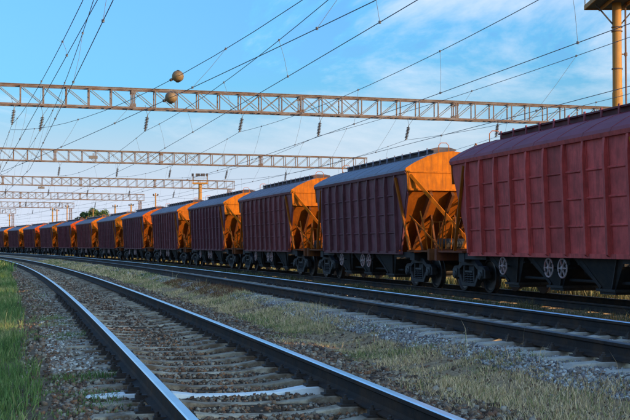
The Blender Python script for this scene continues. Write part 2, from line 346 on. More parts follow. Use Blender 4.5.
# sleeper 0.215 deep at the rail seat, rail foot sits on a 10 mm pad
SL_TOP = .215
bc = MB()   # rail fastening: base plate, clip and bolt on one side of the rail
bc.box(-.075, .075, -.065, .065, 0, .018); bc.box(-.045, .05, -.035, .035, .018, .05)
bc.lathe((.02, 0, .045), (0, 0, 1), [(0, .024), (.022, .024), (.024, .013), (.042, .013), (.044, 0)], 8)
clip_me = bc.mesh('rail_fastening', M['clip'])
def make_track(label, o_c, zrail, s0, s1, n_parts, n_clips, kind, tops, white=None, step=.6):
    t = empty('railway_track', P(s0, o_c, zrail - .4)); tag(t, label, 'railway track')
    inv = t.location.copy()
    def put(name, me, loc, rz, parent=t, base=inv):
        o = place(name, me, parent, loc - base, (random.uniform(-.012, .012), random.uniform(-.006, .006), rz)); return o
    for k, (d, top) in enumerate(zip((-.7975, .7975), tops)):
        me = rail_mesh('rail', o_c + d, zrail, s0, s1, top)
        o = place('rail', me, t, -inv)
        if top is M['rail_dull']: o['label'] = 'rail with a dull dark head'
    s = s0; k = 0; far = MB(); zs = zrail - .18 - .012 - SL_TOP
    proto = SL[kind]
    while s < s1 - 1:
        x, y, th = at(s, o_c)
        js = random.uniform(-.05, .05); jr = random.uniform(-.022, .022); jo = random.uniform(-.03, .03)
        if k < n_parts:
            w = white is not None and k == white
            o = put('sleeper', SL['whitewash'] if w else proto, P(s + (0 if w else js), o_c + jo, zs + (.004 if w else random.uniform(-.012, .004))), float(th) + jr)
            if w: o['label'] = 'white painted sleeper near the front of the track'
            if k < n_clips:
                for d in (-.7975, .7975):
                    for sg in (-1, 1):
                        c = place('rail_fastening', clip_me, o, (d + sg * .105, 0, SL_TOP), (0, 0, 0 if sg > 0 else math.pi))
        else:
            c, sn = math.cos(th), math.sin(th); p = P(s, o_c, zs)
            for (x0, x1, h) in ((-1.35, -.45, .21), (-.45, .45, .155), (.45, 1.35, .21)):
                far.add([(p.x + a * c - bb * sn, p.y + a * sn + bb * c, p.z + hz) for a in (x0, x1) for bb, hz in ((-.13, 0), (-.09, h), (.09, h), (.13, 0))],
                        [(0, 1, 5, 4), (1, 2, 6, 5), (2, 3, 7, 6), (0, 3, 2, 1), (4, 5, 6, 7)])
        s += step; k += 1
    if far.v:
        o = far.build('distant_sleepers', M[kind], t); o.location = -inv; o['kind'] = 'stuff'
    return t
make_track('nearest curved railway track with two shiny rails on dirty concrete sleepers', O_NEAR, Z_NEAR, 3.5, 400, 150, 45, 'concrete', (M['rail_top'], M['rail_top']), white=11, step=.6)
make_track('middle railway track on pale stone ballast between the grass strip and the train', O_MID, Z_MID, 2.0, 400, 150, 55, 'concrete_pale', (M['rail_dull'], M['rail_top']))
make_track('overgrown railway track that the row of hopper wagons stands on', O_TRAIN, Z_TRAIN, -30, 400, 130, 0, 'concrete', (M['rail_dull'], M['rail_dull']))

# ------------------------------------------------------------------ loose stones
def in_view(x, y, z, margin):
    d = np.maximum(y, .1); u = 315 + 1158.7 * x / d; v = 210 - 1158.7 * (z - CAM_Z - y * .0308) / d
    return (y > 2) & (u > -margin) & (u < 630 + margin) & (v < 420 + margin * .6)
def stones(name, label, zones, per=0):
    """zones: (s0, s1, o0, o1, per m2, size range, palette, avoid rails)"""
    V = []; T = []
    cube = np.array([(x, y, z) for x in (-1, 1) for y in (-1, 1) for z in (-1, 1)], float) * .58
    for s0, s1, o0, o1, dens, (r0, r1), pal, rails in zones:
        n = int((s1 - s0) * (o1 - o0) * dens); s = rng.uniform(s0, s1, n); o = rng.uniform(o0, o1, n)
        x, y, _ = at(s, o); z = ground_z(s, o)
        ok = in_view(x, y, z, 90) & (fbm(s + 9, o + 3, 1.7) > .30)
        for rc in rails:
            ok &= np.abs(np.abs(o - rc) - .7975) > .10
            s_first = 3.5 if rc == O_NEAR else (2.0 if rc == O_MID else -30)
            ph = np.abs((s - s_first + .3) % .6 - .3)
            keep_ = rng.random(n) < (.05 if rc == O_NEAR else .12)
            if rc == O_MID: keep_ = (o < 5.16) | (rng.random(n) < .06)
            if rc == O_NEAR: keep_ |= (o < .80) & (rng.random(n) < .8) & (np.abs(s - 10.1) > .3)
            ok &= ~((np.abs(o - rc) < 1.36) & (ph < (.115 if rc == O_NEAR else .15)) & ~keep_)
        s, o, x, y, z = s[ok], o[ok], x[ok], y[ok], z[ok]; n = len(s)
        r = r0 + (r1 - r0) * rng.random(n) ** 2
        q = rng.normal(size=(n, 4)); q /= np.linalg.norm(q, axis=1)[:, None]; a, b_, c_, d_ = q.T
        Rm = np.stack([1 - 2 * (c_ * c_ + d_ * d_), 2 * (b_ * c_ - a * d_), 2 * (b_ * d_ + a * c_), 2 * (b_ * c_ + a * d_), 1 - 2 * (b_ * b_ + d_ * d_), 2 * (c_ * d_ - a * b_), 2 * (b_ * d_ - a * c_), 2 * (c_ * d_ + a * b_), 1 - 2 * (b_ * b_ + c_ * c_)], -1).reshape(n, 3, 3)
        vv = cube[None] * (1 + rng.uniform(-.42, .3, (n, 8, 3))) * rng.uniform(.65, 1.2, (n, 1, 3))
        vv = np.einsum('nij,nkj->nki', Rm, vv) * r[:, None, None]
        vv += np.stack([x, y, z + r * .22], -1)[:, None]
        V.append(vv.reshape(-1, 3))
        pal = np.array(pal); cidx = rng.integers(0, len(pal), n); tone = pal[cidx] * rng.uniform(.7, 1.25, (n, 1))
        T.append(np.repeat(tone, 8, 0))
    V = np.concatenate(V); T = np.concatenate(T); n = len(V) // 8
    q = np.array([(0, 1, 3, 2), (4, 6, 7, 5), (0, 4, 5, 1), (2, 3, 7, 6), (0, 2, 6, 4), (1, 5, 7, 3)])
    F = (np.arange(n)[:, None, None] * 8 + q[None]).reshape(-1, 4)
    o = place(name, fast_mesh(name, V, F, T, M['stone'])); tag(o, label, 'gravel', kind='stuff'); print(name, n)
BROWN = [(.20, .125, .08), (.12, .075, .05), (.27, .18, .12), (.27, .22, .17), (.08, .05, .036), (.38, .31, .24), (.22, .11, .065)]
GREYB = [(.31, .29, .28), (.40, .38, .36), (.20, .18, .18), (.46, .44, .41), (.34, .28, .25), (.13, .12, .12), (.58, .56, .52), (.28, .19, .15), (.22, .19, .20)]
PALE = [(.48, .43, .37), (.34, .29, .24), (.60, .55, .48), (.24, .18, .14)]
stones('dirty_brown_gravel', 'dirty brown gravel filling the near track', [
    (6, 18, .2, 3.7, 760, (.010, .032), BROWN + [(.30, .14, .07)], (O_NEAR,)), (18, 40, .2, 3.8, 330, (.016, .045), BROWN, (O_NEAR,)), (40, 90, .2, 4, 60, (.02, .05), BROWN, (O_NEAR,)),
    (6, 22, 2.9, 3.9, 560, (.014, .046), BROWN, ()), (6, 30, 3.8, 5.1, 220, (.008, .026), BROWN, ()), (22, 60, 2.9, 4.1, 160, (.02, .05), BROWN, ()),
    (8, 60, -.1, .75, 130, (.012, .04), BROWN, ()), (12, 22, .25, .95, 500, (.010, .040), PALE, ()), (27, 34, .4, .8, 160, (.015, .045), PALE, ())])
stones('grey_ballast', 'blue grey crushed stone ballast along the middle track', [
    (6, 22, 4.75, 7.9, 1500, (.010, .030), GREYB, (O_MID,)), (22, 45, 4.85, 7.9, 600, (.015, .036), GREYB, (O_MID,)), (45, 110, 4.9, 7.9, 60, (.03, .06), GREYB, (O_MID,)),
    (10, 60, 12.0, 14.4, 60, (.02, .05), BROWN, (O_TRAIN,))])

# ------------------------------------------------------------------ grass
def grass(name, label, zones):
    V = []; T = []
    for s0, s1, o0, o1, dens, (h0, h1), pal, w, lean, clump in zones:
        n = int((s1 - s0) * (o1 - o0) * dens)
        s = rng.uniform(s0, s1, n); o = rng.uniform(o0, o1, n)
        # ragged edges and tufts
        cl = fbm(s + 40, o + 11, clump[0]); edge = np.minimum(o - o0, o1 - o) / (o1 - o0)
        ok = (cl > clump[1]) & (rng.random(n) < np.clip(edge * 5 + (cl - .5) * 1.5 + .25, 0, 1))
        x, y, _ = at(s, o); z = ground_z(s, o); ok &= in_view(x, y, z, 120)
        s, o, x, y, z, cl = s[ok], o[ok], x[ok], y[ok], z[ok], cl[ok]; n = len(s)
        h = (h0 + (h1 - h0) * rng.random(n)) * (.55 + .9 * np.clip((cl - clump[1]) * 2.2, 0, 1)); a = rng.uniform(0, 2 * np.pi, n); l = rng.uniform(.1, lean, n) * h
        ww = w * rng.uniform(.6, 1.4, n) * (1 + np.clip((np.hypot(x, y) - 20) / 40, 0, 2))
        dx, dy = np.cos(a), np.sin(a); pw = rng.uniform(0, np.pi, n); wx, wy = np.cos(pw), np.sin(pw)
        base = np.stack([x, y, z - .01], -1); W = np.stack([wx * ww, wy * ww, 0 * ww], -1)
        mid = base + np.stack([dx * l * .35, dy * l * .35, h * .6], -1); tip = base + np.stack([dx * l, dy * l, h * rng.uniform(.75, 1., n)], -1)
        V.append(np.stack([base - W, base + W, mid - W * .6, mid + W * .6, tip], 1).reshape(-1, 3))
        pal = np.array(pal); t_ = np.clip(fbm(s + 77, o + 20, .55) * 1.5 - .25 + rng.normal(0, .22, n), 0, .999)
        c = pal[(t_ * len(pal)).astype(int)] * rng.uniform(.75, 1.25, (n, 1)); T.append(np.repeat(c, 5, 0))
    V = np.concatenate(V); T = np.concatenate(T); n = len(V) // 5
    F = (np.arange(n)[:, None, None] * 5 + np.array([(0, 1, 3), (0, 3, 2), (2, 3, 4)])[None]).reshape(-1, 3)
    o = place(name, fast_mesh(name, V, F, T, M['blade'])); tag(o, label, 'grass', kind='stuff'); print(name, n)
GREEN = [(.06, .12, .03), (.09, .16, .04), (.12, .20, .055), (.16, .23, .07), (.20, .26, .08), (.34, .32, .14)]
DRY = [(.10, .16, .05), (.15, .20, .065), (.20, .24, .08), (.28, .28, .10), (.44, .36, .16), (.66, .46, .26), (.78, .56, .33), (.82, .62, .39), (.76, .53, .30), (.62, .42, .22), (.70, .50, .28), (.25, .24, .09)]
VERGE = [(.05, .075, .03), (.07, .10, .035), (.10, .11, .045), (.16, .13, .06), (.20, .16, .08)]
STRAW = [(.30, .24, .10), (.38, .29, .12), (.22, .20, .08), (.13, .14, .05)]
RUST = [(.16, .07, .03), (.22, .10, .045), (.12, .06, .03)]
grass('green_grass', 'green grass patch at the left beside the near track', [
    (7, 13, -2.2, .12, 900, (.06, .17), GREEN, .0045, .8, (.8, .22)), (13, 22, -2.2, -.02, 900, (.07, .19), GREEN, .0045, .8, (.8, .22)), (22, 60, -2.5, .0, 420, (.10, .24), GREEN, .006, .8, (.8, .22)), (60, 150, -6, .4, 110, (.2, .45), GREEN, .012, .8, (.8, .2)),
    (7, 40, -1.6, .05, 14, (.22, .38), GREEN[2:], .0035, .6, (.9, .35)),
    (9, 22, .0, .95, 900, (.04, .12), GREEN, .004, .9, (1.3, .52)), (20, 40, .1, .7, 60, (.05, .14), GREEN, .004, .9, (1.3, .5))])
grass('dry_grass', 'dry tan and green grass strip between the two clear tracks', [
    (6, 20, 3.5, 5.05, 2300, (.03, .105), DRY, .0032, 1.0, (1.1, .40)), (20, 45, 3.9, 5.5, 850, (.035, .12), DRY, .0045, 1.0, (.9, .38)), (45, 100, 4.0, 5.9, 230, (.05, .13), DRY, .008, 1., (.7, .3)),
    (7, 45, 3.7, 5.3, 14, (.18, .34), DRY[2:7], .0028, .6, (1.3, .40)),
    (8, 30, 4.75, 5.3, 420, (.03, .10), RUST, .004, .9, (1.1, .52)),
    (28, 39, 4.6, 5.6, 700, (.05, .16), RUST, .005, .9, (.9, .30)),
    (8, 18, 4.5, 5.5, 420, (.03, .09), GREEN, .004, 1.0, (1.5, .55))])
grass('weedy_verge', 'dark weedy verge between the middle track and the wagons', [
    (9, 45, 8.2, 12.1, 330, (.08, .24), VERGE, .006, .9, (.7, .25)), (45, 130, 8.2, 12.2, 90, (.1, .26), VERGE, .012, .9, (.7, .25)),
    (9, 70, 12.6, 13.9, 120, (.08, .2), VERGE, .006, .9, (.9, .4))])
grass('tall_dry_weeds', 'tall sunlit straw weeds beyond the wagons', [
    (-6, 60, 14.9, 21, 300, (.3, .9), STRAW, .008, .7, (.5, .35)), (60, 160, 15, 20, 60, (.25, .7), STRAW, .014, .7, (.5, .35))])

# ------------------------------------------------------------------ hopper wagons
HL = 5.4
def role(o, r): o['paint_role'] = r; return o
def make_wagon():
    w = empty('hopper_wagon')
    yw = lambda z: 1.41 + .10 * (z - 1.1) / 2.45          # sidewalls lean out towards the eaves
    Z0, Z1 = 1.12, 3.55; PW = .95; X0 = -4.275
    # side panels (one mesh, shared): plate with two horizontal stiffening creases
    def panel(sg):
        b = MB(); y0, y1 = yw(Z0), yw(Z1)
        zs = [Z0]; off = [0]
        for q in (.60, 1.20, 1.80): zs += [Z0 + q - .035, Z0 + q - .012, Z0 + q + .012, Z0 + q + .035]; off += [0, .034, .034, 0]
        zs.append(Z1); off.append(0)
        v = []
        for z, d in zip(zs, off):
            for x in (-PW / 2, -PW / 6, PW / 6, PW / 2):
                bulge = .012 if abs(x) < PW / 3 else 0
                v.append((x, sg * (yw(z) + d - bulge), z))
        k = len(v); v += [(x, y - sg * .012, z) for x, y, z in v]
        f = []
        for i in range(len(zs) - 1):
            for j in range(3): f.append((i * 4 + j, i * 4 + j + 1, i * 4 + j + 5, i * 4 + j + 4)); f.append((k + i * 4 + j + 4, k + i * 4 + j + 5, k + i * 4 + j + 1, k + i * 4 + j))
        b.add(v, f); return b.mesh('side_panel', M['paint'])
    def rib(sg):
        b = MB(); pts = [(yw(Z0 - .06), Z0 - .06), (yw(Z1), Z1), (yw(Z1) + .06, Z1), (yw(Z1) + .085, Z1 - .35), (yw(Z0) + .105, Z0 - .02), (yw(Z0) + .06, Z0 - .06)]
        b.prism([(sg * y, z) for y, z in pts], 'x', -.045, .045)
        b.prism([(sg * (yw(Z0 + .05) + .001), Z0 + .0), (sg * (yw(Z1) + .001), Z1), (sg * (yw(Z1) + .015), Z1), (sg * (yw(Z0) + .015), Z0)], 'x', -.085, .085)
        return b.mesh('side_rib', M['paint'])
    for sg in (1, -1):
        pm = panel(sg); rm = rib(sg)
        for i in range(9): role(place('side_panel', pm, w, (X0 + PW * (i + .5), 0, 0)), 'side')
        for i in range(10): role(place('side_rib', rm, w, (X0 + PW * i, 0, 0)), 'side')
        b = MB(); b.prism([(sg * 1.50, 3.55), (sg * 1.58, 3.55), (sg * 1.60, 3.64), (sg * 1.5, 3.66)], 'x', -HL, HL); role(b.build('eave_beam', M['paint'], w), 'side')
        b = MB(); b.prism([(sg * 1.30, 1.02), (sg * 1.455, 1.02), (sg * 1.46, 1.12), (sg * 1.30, 1.12)], 'x', -4.4, 4.4); role(b.build('side_sill', M['paint'], w), 'side')
        for e in (1, -1):
            # smooth gusset plate and its flanged edge
            b = MB(); ya, yb = yw(3.55), yw(1.15)
            v = [(e * 4.33, sg * ya, 3.548), (e * (HL - .02), sg * ya, 3.548), (e * (HL - .02), sg * yw(3.3), 3.3), (e * 4.42, sg * yb, 1.15), (e * 4.33, sg * yb, 1.15)]
            b.add(v + [(x, y - sg * .015, z) for x, y, z in v], [(0, 1, 2, 3, 4), (9, 8, 7, 6, 5)] + [(i, i + 5, (i + 1) % 5 + 5, (i + 1) % 5) for i in range(5)])
            b.bar((e * (HL - .02), sg * (yw(3.3) - .05), 3.3), (e * 4.42, sg * (yb - .05), 1.15), .05, .10)
            role(b.build('gusset_plate', M['paint'], w), 'side')
            # strut from the side down to the platform corner
            b = MB(); b.bar((e * 4.42, sg * 1.565, 3.46), (e * 5.42, sg * 1.43, 1.16), .075, .075); role(b.build('corner_strut', M['endpaint_baked'], w), 'slope')
    # roof
    prof = [(1.60, 3.64), (1.57, 3.72), (1.28, 3.90), (.85, 4.10), (.42, 4.23), (0, 4.27)]
    full = [(y, z) for y, z in prof] + [(-y, z) for y, z in reversed(prof[:-1])]
    b = MB(); b.prism(full + [(-1.56, 3.62), (1.56, 3.62)], 'x', -HL, HL); role(b.build('roof', M['roof'], w), 'roof')
    b = MB()
    for y0, z0, y1, z1 in [(a[0], a[1], c[0], c[1]) for a, c in zip(full[:-1], full[1:])]:
        b.add([(x, y, z + dz) for x in (-.03, .03) for (y, z) in ((y0, z0), (y1, z1)) for dz in (0, .012)], [(1, 3, 7, 5), (0, 1, 5, 4), (2, 6, 7, 3), (0, 2, 3, 1), (4, 5, 7, 6)])
    rs = b.mesh('roof_seam', M['roof'])
    for i in range(9): role(place('roof_seam', rs, w, (-HL + .55 + i * (2 * HL - 1.1) / 8, 0, 0)), 'roof')
    b = MB(); b.box(-4.7, 4.7, -.36, .36, 4.16, 4.36); role(b.build('hatch_coaming', M['paint'], w), 'hatch')
    b = MB(); b.prism([(-.44, 4.36), (.44, 4.36), (.44, 4.40), (.2, 4.46), (-.2, 4.46), (-.44, 4.40)], 'x', -1.14, 1.14); hm = b.mesh('hatch_cover', M['paint'])
    for i in range(4): role(place('hatch_cover', hm, w, (-3.51 + 2.34 * i, 0, 0)), 'hatch')
    b = MB(); b.box(-.03, .03, -.47, .47, 4.2, 4.25); b.box(-.03, .03, .445, .475, 4.2, 4.44); b.box(-.03, .03, -.475, -.445, 4.2, 4.44); cm = b.mesh('hatch_clamp', M['paint'])
    for i in range(12): role(place('hatch_clamp', cm, w, (-4.4 + .8 * i, 0, 0)), 'roof')
    # ends
    for e in (1, -1):
        b = MB(); pl = [(1.50, 3.02), (1.54, 3.60)] + [(y * .995, z + .004) for y, z in prof] + [(-y * .995, z + .004) for y, z in reversed(prof[:-1])] + [(-1.54, 3.60), (-1.50, 3.02)]
        b.prism(pl, 'x', e * (HL + .002), e * (HL + .03)); b.box(e * (HL + .03), e * (HL + .07), -1.5, 1.5, 3.58, 3.63); b.box(e * (HL + .03), e * (HL + .07), -1.48, 1.48, 3.02, 3.08)
        role(b.build('end_wall', M['endpaint_baked'], w), 'end')  # the low sun's orange is put into the end colour
        b = MB(); a0 = (e * (HL - .05), 3.03); a1 = (e * 3.3, 1.0)
        v = [(a0[0], -1.45, a0[1]), (a0[0], 1.45, a0[1]), (a1[0], 1.27, a1[1]), (a1[0], -1.27, a1[1])]
        b.add(v + [(x - e * .02, y, z - .0) for x, y, z in v], [(0, 1, 2, 3), (7, 6, 5, 4)] + [(i, i + 4, (i + 1) % 4 + 4, (i + 1) % 4) for i in range(4)])
        role(b.build('hopper_slope', M['endpaint_baked'], w), 'slope')  # darker, redder tone stands for the shadow on the slope
        for y in (-.72, 0, .72):
            b = MB(); b.bar((e * (HL - .02), y, 2.98), (e * 3.42, y, 1.02), .09, .30); role(b.build('slope_rib', M['endpaint_baked'], w), 'endd')  # ribs coloured dark for the shade on their side faces
        b = MB(); b.box(e * 5.0, e * 7.02, -1.38, 1.38, 1.10, 1.15); role(b.build('platform', M['endpaint_baked'], w), 'endd')
        b = MB(); b.box(e * 6.9, e * 7.06, -1.42, 1.42, .86, 1.20); role(b.build('end_beam', M['endpaint_baked'], w), 'endd')
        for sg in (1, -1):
            b = MB(); b.bar((e * (HL + .02), sg * 1.40, 3.5), (e * 6.75, -sg * .22, 1.17), .09, .10); role(b.build('diagonal_brace', M['endpaint_baked'], w), 'end')
            b = MB(); b.bar((e * 5.25, sg * .95, 1.15), (e * 4.55, sg * .95, 2.1), .05, .06); role(b.build('slope_post', M['endpaint_baked'], w), 'endd')
            b = MB(); b.tube([(e * 6.7, sg * 1.33, 1.15), (e * 6.55, sg * 1.36, 1.7), (e * 6.2, sg * 1.38, 2.35)], .022, 6); role(b.build('corner_handrail', M['endpaint_baked'], w), 'end')
            b = MB(); b.tube([(e * 6.62, sg * .55, 1.15), (e * 6.62, sg * .48, 2.15), (e * 6.62, sg * .12, 2.15), (e * 6.62, sg * .05, 1.15)], .018, 6); role(b.build('platform_railing', M['endpaint_baked'], w), 'end')
        b = MB()
        for y in (-1.12, -.76): b.tube([(e * 6.2, y, 1.15), (e * 5.68, y, 3.0), (e * 5.68, y, 4.05), (e * 5.66, y, 4.40), (e * 5.5, y, 4.52), (e * 5.3, y, 4.40), (e * 5.3, y, 4.1)], .02, 6)
        for i in range(10):
            z = 1.4 + .28 * i; x = 5.68 + max(0, (3.0 - z)) / 1.85 * .52; b.tube([(e * x, -1.12, z), (e * x, -.76, z)], .014, 5)
        role(b.build('ladder', M['endpaint_baked'], w), 'end')
        b = MB(); b.tube([(e * 5.3, .42, 4.2), (e * 5.3, .42, 4.46), (e * 5.3, .34, 4.54), (e * 5.3, .16, 4.54), (e * 5.3, .08, 4.46), (e * 5.3, .08, 4.22)], .013, 6); role(b.build('roof_handrail', M['endpaint_baked'], w), 'end')
        for sg in (1, -1):
            b = MB(); b.bar((e * 5.05, sg * 1.30, 2.25), (e * 6.86, sg * .95, 1.19), .035, .04); role(b.build('knee_brace', M['endpaint_baked'], w), 'slope')
            b = MB(); b.bar((e * 4.95, sg * .40, 1.16), (e * 4.55, sg * .40, 2.3), .06, .09); role(b.build('slope_strut', M['endpaint_baked'], w), 'endd')
            b = MB(); b.tube([(e * 6.95, sg * 1.30, 1.2), (e * 6.95, sg * 1.30, 2.0), (e * 6.95, sg * .85, 2.0), (e * 6.95, sg * .85, 1.2)], .018, 6); role(b.build('end_handrail', M['endpaint_baked'], w), 'end')
        b = MB(); b.lathe((e * 5.75, .15, 1.16), (0, 1, 0), [(-.55, .0), (-.5, .17), (.45, .17), (.5, .0)], 12); b.v = [(x, y, z + .19) for x, y, z in b.v]; role(b.build('air_tank', M['under'], w), 'dark')
        # coupler
        b = MB(); b.box(e * 7.06, e * 7.2, -.2, .2, .88, 1.2); b.box(e * 7.12, e * 7.26, -.11, .11, .93, 1.13); b.prism([(e * 7.22, -.2), (e * 7.33, -.22), (e * 7.46, -.08), (e * 7.42, .05), (e * 7.34, .22), (e * 7.22, .2)], 'z', .9, 1.2)
        role(b.build('coupler', M['under'], w), 'dark')
        b = MB(); b.tube([(e * 7.1, .35, .95), (e * 7.2, .37, .72), (e * 7.3, .36, .62), (e * 7.38, .34, .7)], .03, 6); role(b.build('brake_hose', M['under'], w), 'dark')
    # underframe
    b = MB(); b.box(-6.95, 6.95, -.24, -.10, .74, 1.09); b.box(-6.95, 6.95, .10, .24, .74, 1.09); b.box(-6.95, 6.95, -.24, .24, 1.04, 1.088); role(b.build('centre_sill', M['under'], w), 'dark')
    for e in (1, -1):
        b = MB(); b.box(e * 5.05, e * 5.45, -1.3, 1.3, .84, 1.09); role(b.build('body_bolster', M['under'], w), 'dark')
        for y in (1.16, -1.28):
            b = MB(); b.box(e * 3.55, e * 5.045, y, y + .12, .92, 1.09); role(b.build('sole_bar', M['under'], w), 'dark')
    for cx in (-2.42, 0, 2.42):
        b = MB(); t = [(cx - 1.2, 1.24), (cx + 1.2, 1.24)]; 
        def ring(x0, x1, y, z): return [(x0, -y, z), (x1, -y, z), (x1, y, z), (x0, y, z)]
        v = ring(cx - 1.2, cx + 1.2, 1.25, 1.06) + ring(cx - .34, cx + .34, 1.0, .36) + ring(cx - .34, cx + .34, 1.0, .24)
        b.add(v, [(0, 1, 5, 4), (1, 2, 6, 5), (2, 3, 7, 6), (3, 0, 4, 7), (4, 5, 9, 8), (5, 6, 10, 9), (6, 7, 11, 10), (7, 4, 8, 11), (8, 9, 10, 11), (3, 2, 1, 0)])
        for sg in (1, -1):
            for dx in (-.45, .45): b.bar((cx + dx * 1.9, sg * 1.24, 1.04), (cx + dx * .55, sg * 1.02, .38), .05, .07)
        for e in (1, -1): b.bar((cx + e * 1.0, -1.18, .90), (cx + e * 1.0, 1.18, .90), .06, .08)
        b.box(cx - .42, cx + .42, -1.06, 1.06, .30, .36)
        role(b.build('discharge_hopper', M['under'], w), 'dark')
    b = MB(); b.tube([(-3.4, .92, .50), (3.4, .92, .50)], .035, 8); b.tube([(-3.4, -.92, .50), (3.4, -.92, .50)], .035, 8); role(b.build('brake_shaft', M['under'], w), 'dark')
    b = MB(); b.lathe((-1.2, .62, .72), (1, 0, 0), [(-.3, .14), (.28, .16), (.32, .1)], 12); role(b.build('brake_cylinder', M['under'], w), 'dark')
    hb = MB(); r = .215
    hb.tube([(r * math.cos(a), 0, r * math.sin(a)) for a in [i * math.pi / 10 for i in range(21)]], .022, 6, cap=False)
    for i in range(6): a = i * math.pi / 3; hb.bar((.03 * math.cos(a), 0, .03 * math.sin(a)), (r * math.cos(a), 0, r * math.sin(a)), .022, .032, up=(0, 1, 0))
    hb.lathe((0, -.03, 0), (0, 1, 0), [(0, .05), (.06, .05), (.07, .03)], 10); hwm = hb.mesh('handwheel', M['handwheel'])
    for sg in (1, -1):
        for x in (2.35, -.25, -.95):
            o = place('handwheel', hwm, w, (x, sg * 1.33, .78)); role(o, 'wheel')
            b = MB(); b.tube([(0, -sg * .03, 0), (0, -sg * .40, 0)], .025, 6); role(b.build('spindle', M['under'], o), 'dark')
    # bogies
    wb = MB(); wb.lathe((0, 0, 0), (0, 1, 0), [(-.075, .30), (-.075, .505), (-.045, .505), (-.035, .475), (.06, .468), (.065, .42), (.03, .39), (.02, .2), (.06, .13), (.09, .12), (.09, 0)], 24)
    wm = wb.mesh('wheel', M['wheelsteel'])
    sf = MB()
    outer = [(-1.22, .62), (-1.18, .42), (-1.06, .40), (-1.04, .30), (-.82, .30), (-.76, .42), (-.48, .20), (.48, .20), (.76, .42), (.82, .30), (1.04, .30), (1.06, .40), (1.18, .42), (1.22, .62), (1.05, .72), (.72, .74), (.42, .90), (-.42, .90), (-.72, .74), (-1.05, .72)]
    def frame_half(b, y0, y1):
        # built as struts so that the spring window stays open
        b.prism([(-1.2, .40), (-.66, .40), (-.66, .60), (-.72, .74), (-1.05, .72), (-1.2, .62)], 'y', y0, y1)
        b.prism([(1.2, .40), (.66, .40), (.66, .60), (.72, .74), (1.05, .72), (1.2, .62)], 'y', y0, y1)
        b.prism([(-.72, .60), (-.40, .74), (.40, .74), (.72, .60), (.72, .74), (.42, .90), (-.42, .90), (-.72, .74)], 'y', y0, y1)
        b.prism([(-.70, .41), (-.48, .16), (.48, .16), (.70, .41), (.60, .50), (.42, .27), (-.42, .27), (-.60, .50)], 'y', y0, y1)
        b.prism([(-.42, .27), (-.34, .27), (-.30, .74), (-.38, .74)], 'y', y0 + .01, y1 - .01); b.prism([(.42, .27), (.34, .27), (.30, .74), (.38, .74)], 'y', y0 + .01, y1 - .01)
    frame_half(sf, -.08, .08); sfm = sf.mesh('side_frame', M['bogie'], bevel=.012)
    sp = MB()
    for x in (-.2, 0, .2):
        pts = [(x + .085 * math.cos(k * .9), .085 * math.sin(k * .9), .27 + .27 * k / 28) for k in range(29)]
        sp.tube(pts, .02, 5)
    sp.box(-.27, .27, -.09, .07, .545, .60); spm = sp.mesh('suspension_spring', M['axlebox'])
    ab = MB(); ab.lathe((0, -.10, 0), (0, 1, 0), [(0, .13), (.12, .13), (.14, .115), (.18, .105), (.19, .05), (.20, .05), (.20, 0)], 12); ab.box(-.16, .16, -.1, .05, -.02, .17); abm = ab.mesh('axle_box', M['axlebox'], bevel=.01)
    for e in (1, -1):
        bx = e * 5.25
        for sg in (1, -1):
            f = place('side_frame', sfm, w, (bx, sg * 1.02, 0)); role(f, 'dark')
            role(place('suspension_spring', spm, f, (0, 0, 0)), 'dark')
            for a in (-.925, .925):
                o = place('wheel', wm, w, (bx + a, sg * .80, .475), (0, 0, 0 if sg > 0 else math.pi)); role(o, 'dark')
                role(place('axle_box', abm, f, (a, sg * .06, .475), (0, 0, 0 if sg > 0 else math.pi)), 'dark')
        for a in (-.925, .925):
            b = MB(); b.tube([(bx + a, -.78, .475), (bx + a, .78, .475)], .08, 10); role(b.build('axle', M['wheelsteel'], w), 'dark')
        b = MB(); b.prism([(-1.0, .58), (-.4, .40), (.4, .40), (1.0, .58), (1.0, .74), (-1.0, .74)], 'x', bx - .2, bx + .2); role(b.build('truck_bolster', M['bogie'], w), 'dark')
        for a in (-.38, .38):
            b = MB(); b.bar((bx + a * .9, -.9, .42), (bx + a * .9, .9, .42), .07, .1)
            for sg in (1, -1): b.prism([(bx + a * 1.05 - .05, .3), (bx + a * 1.05 + .05, .3), (bx + a * 1.05 + .05, .62), (bx + a * 1.05 - .05, .62)], 'y', sg * .74, sg * .88)
            role(b.build('brake_beam', M['bogie'], w), 'dark')
    return w
proto = make_wagon()
LOOK = {0: dict(side=(.50, .078, .070), roof=(.25, .050, .070), hatch=(.13, .03, .035), end=(0.353, 0.091, 0.0060), slope=(.34, .088, .006), endd=(.16, .05, .03))}  # end holds low sun orange, slope its shadow, endd the rib shade
PAL = [dict(side=(.150, .052, .064), roof=(.20, .21, .27), hatch=(.06, .05, .06), end=(0.476, 0.125, 0.0032), slope=(.34, .088, .006), endd=(.12, .045, .02)),  # blue-grey roof tones carry the sky's sheen in the colour
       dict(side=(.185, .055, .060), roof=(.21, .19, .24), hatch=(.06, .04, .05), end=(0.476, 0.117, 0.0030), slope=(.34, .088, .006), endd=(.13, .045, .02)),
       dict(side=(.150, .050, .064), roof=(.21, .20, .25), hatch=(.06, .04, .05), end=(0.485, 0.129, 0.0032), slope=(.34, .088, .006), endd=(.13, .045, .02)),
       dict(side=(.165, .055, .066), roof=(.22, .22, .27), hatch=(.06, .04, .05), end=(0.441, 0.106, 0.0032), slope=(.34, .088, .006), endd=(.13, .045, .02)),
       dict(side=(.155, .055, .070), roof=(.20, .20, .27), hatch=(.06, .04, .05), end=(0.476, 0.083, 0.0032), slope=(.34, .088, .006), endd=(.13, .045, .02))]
for i in (8, 10): LOOK[i] = dict(side=(.165, .045, .058), roof=(.2, .19, .26), hatch=(.06, .04, .05), end=(0.485, 0.053, 0.0028), slope=(.34, .088, .006), endd=(.13, .04, .02))
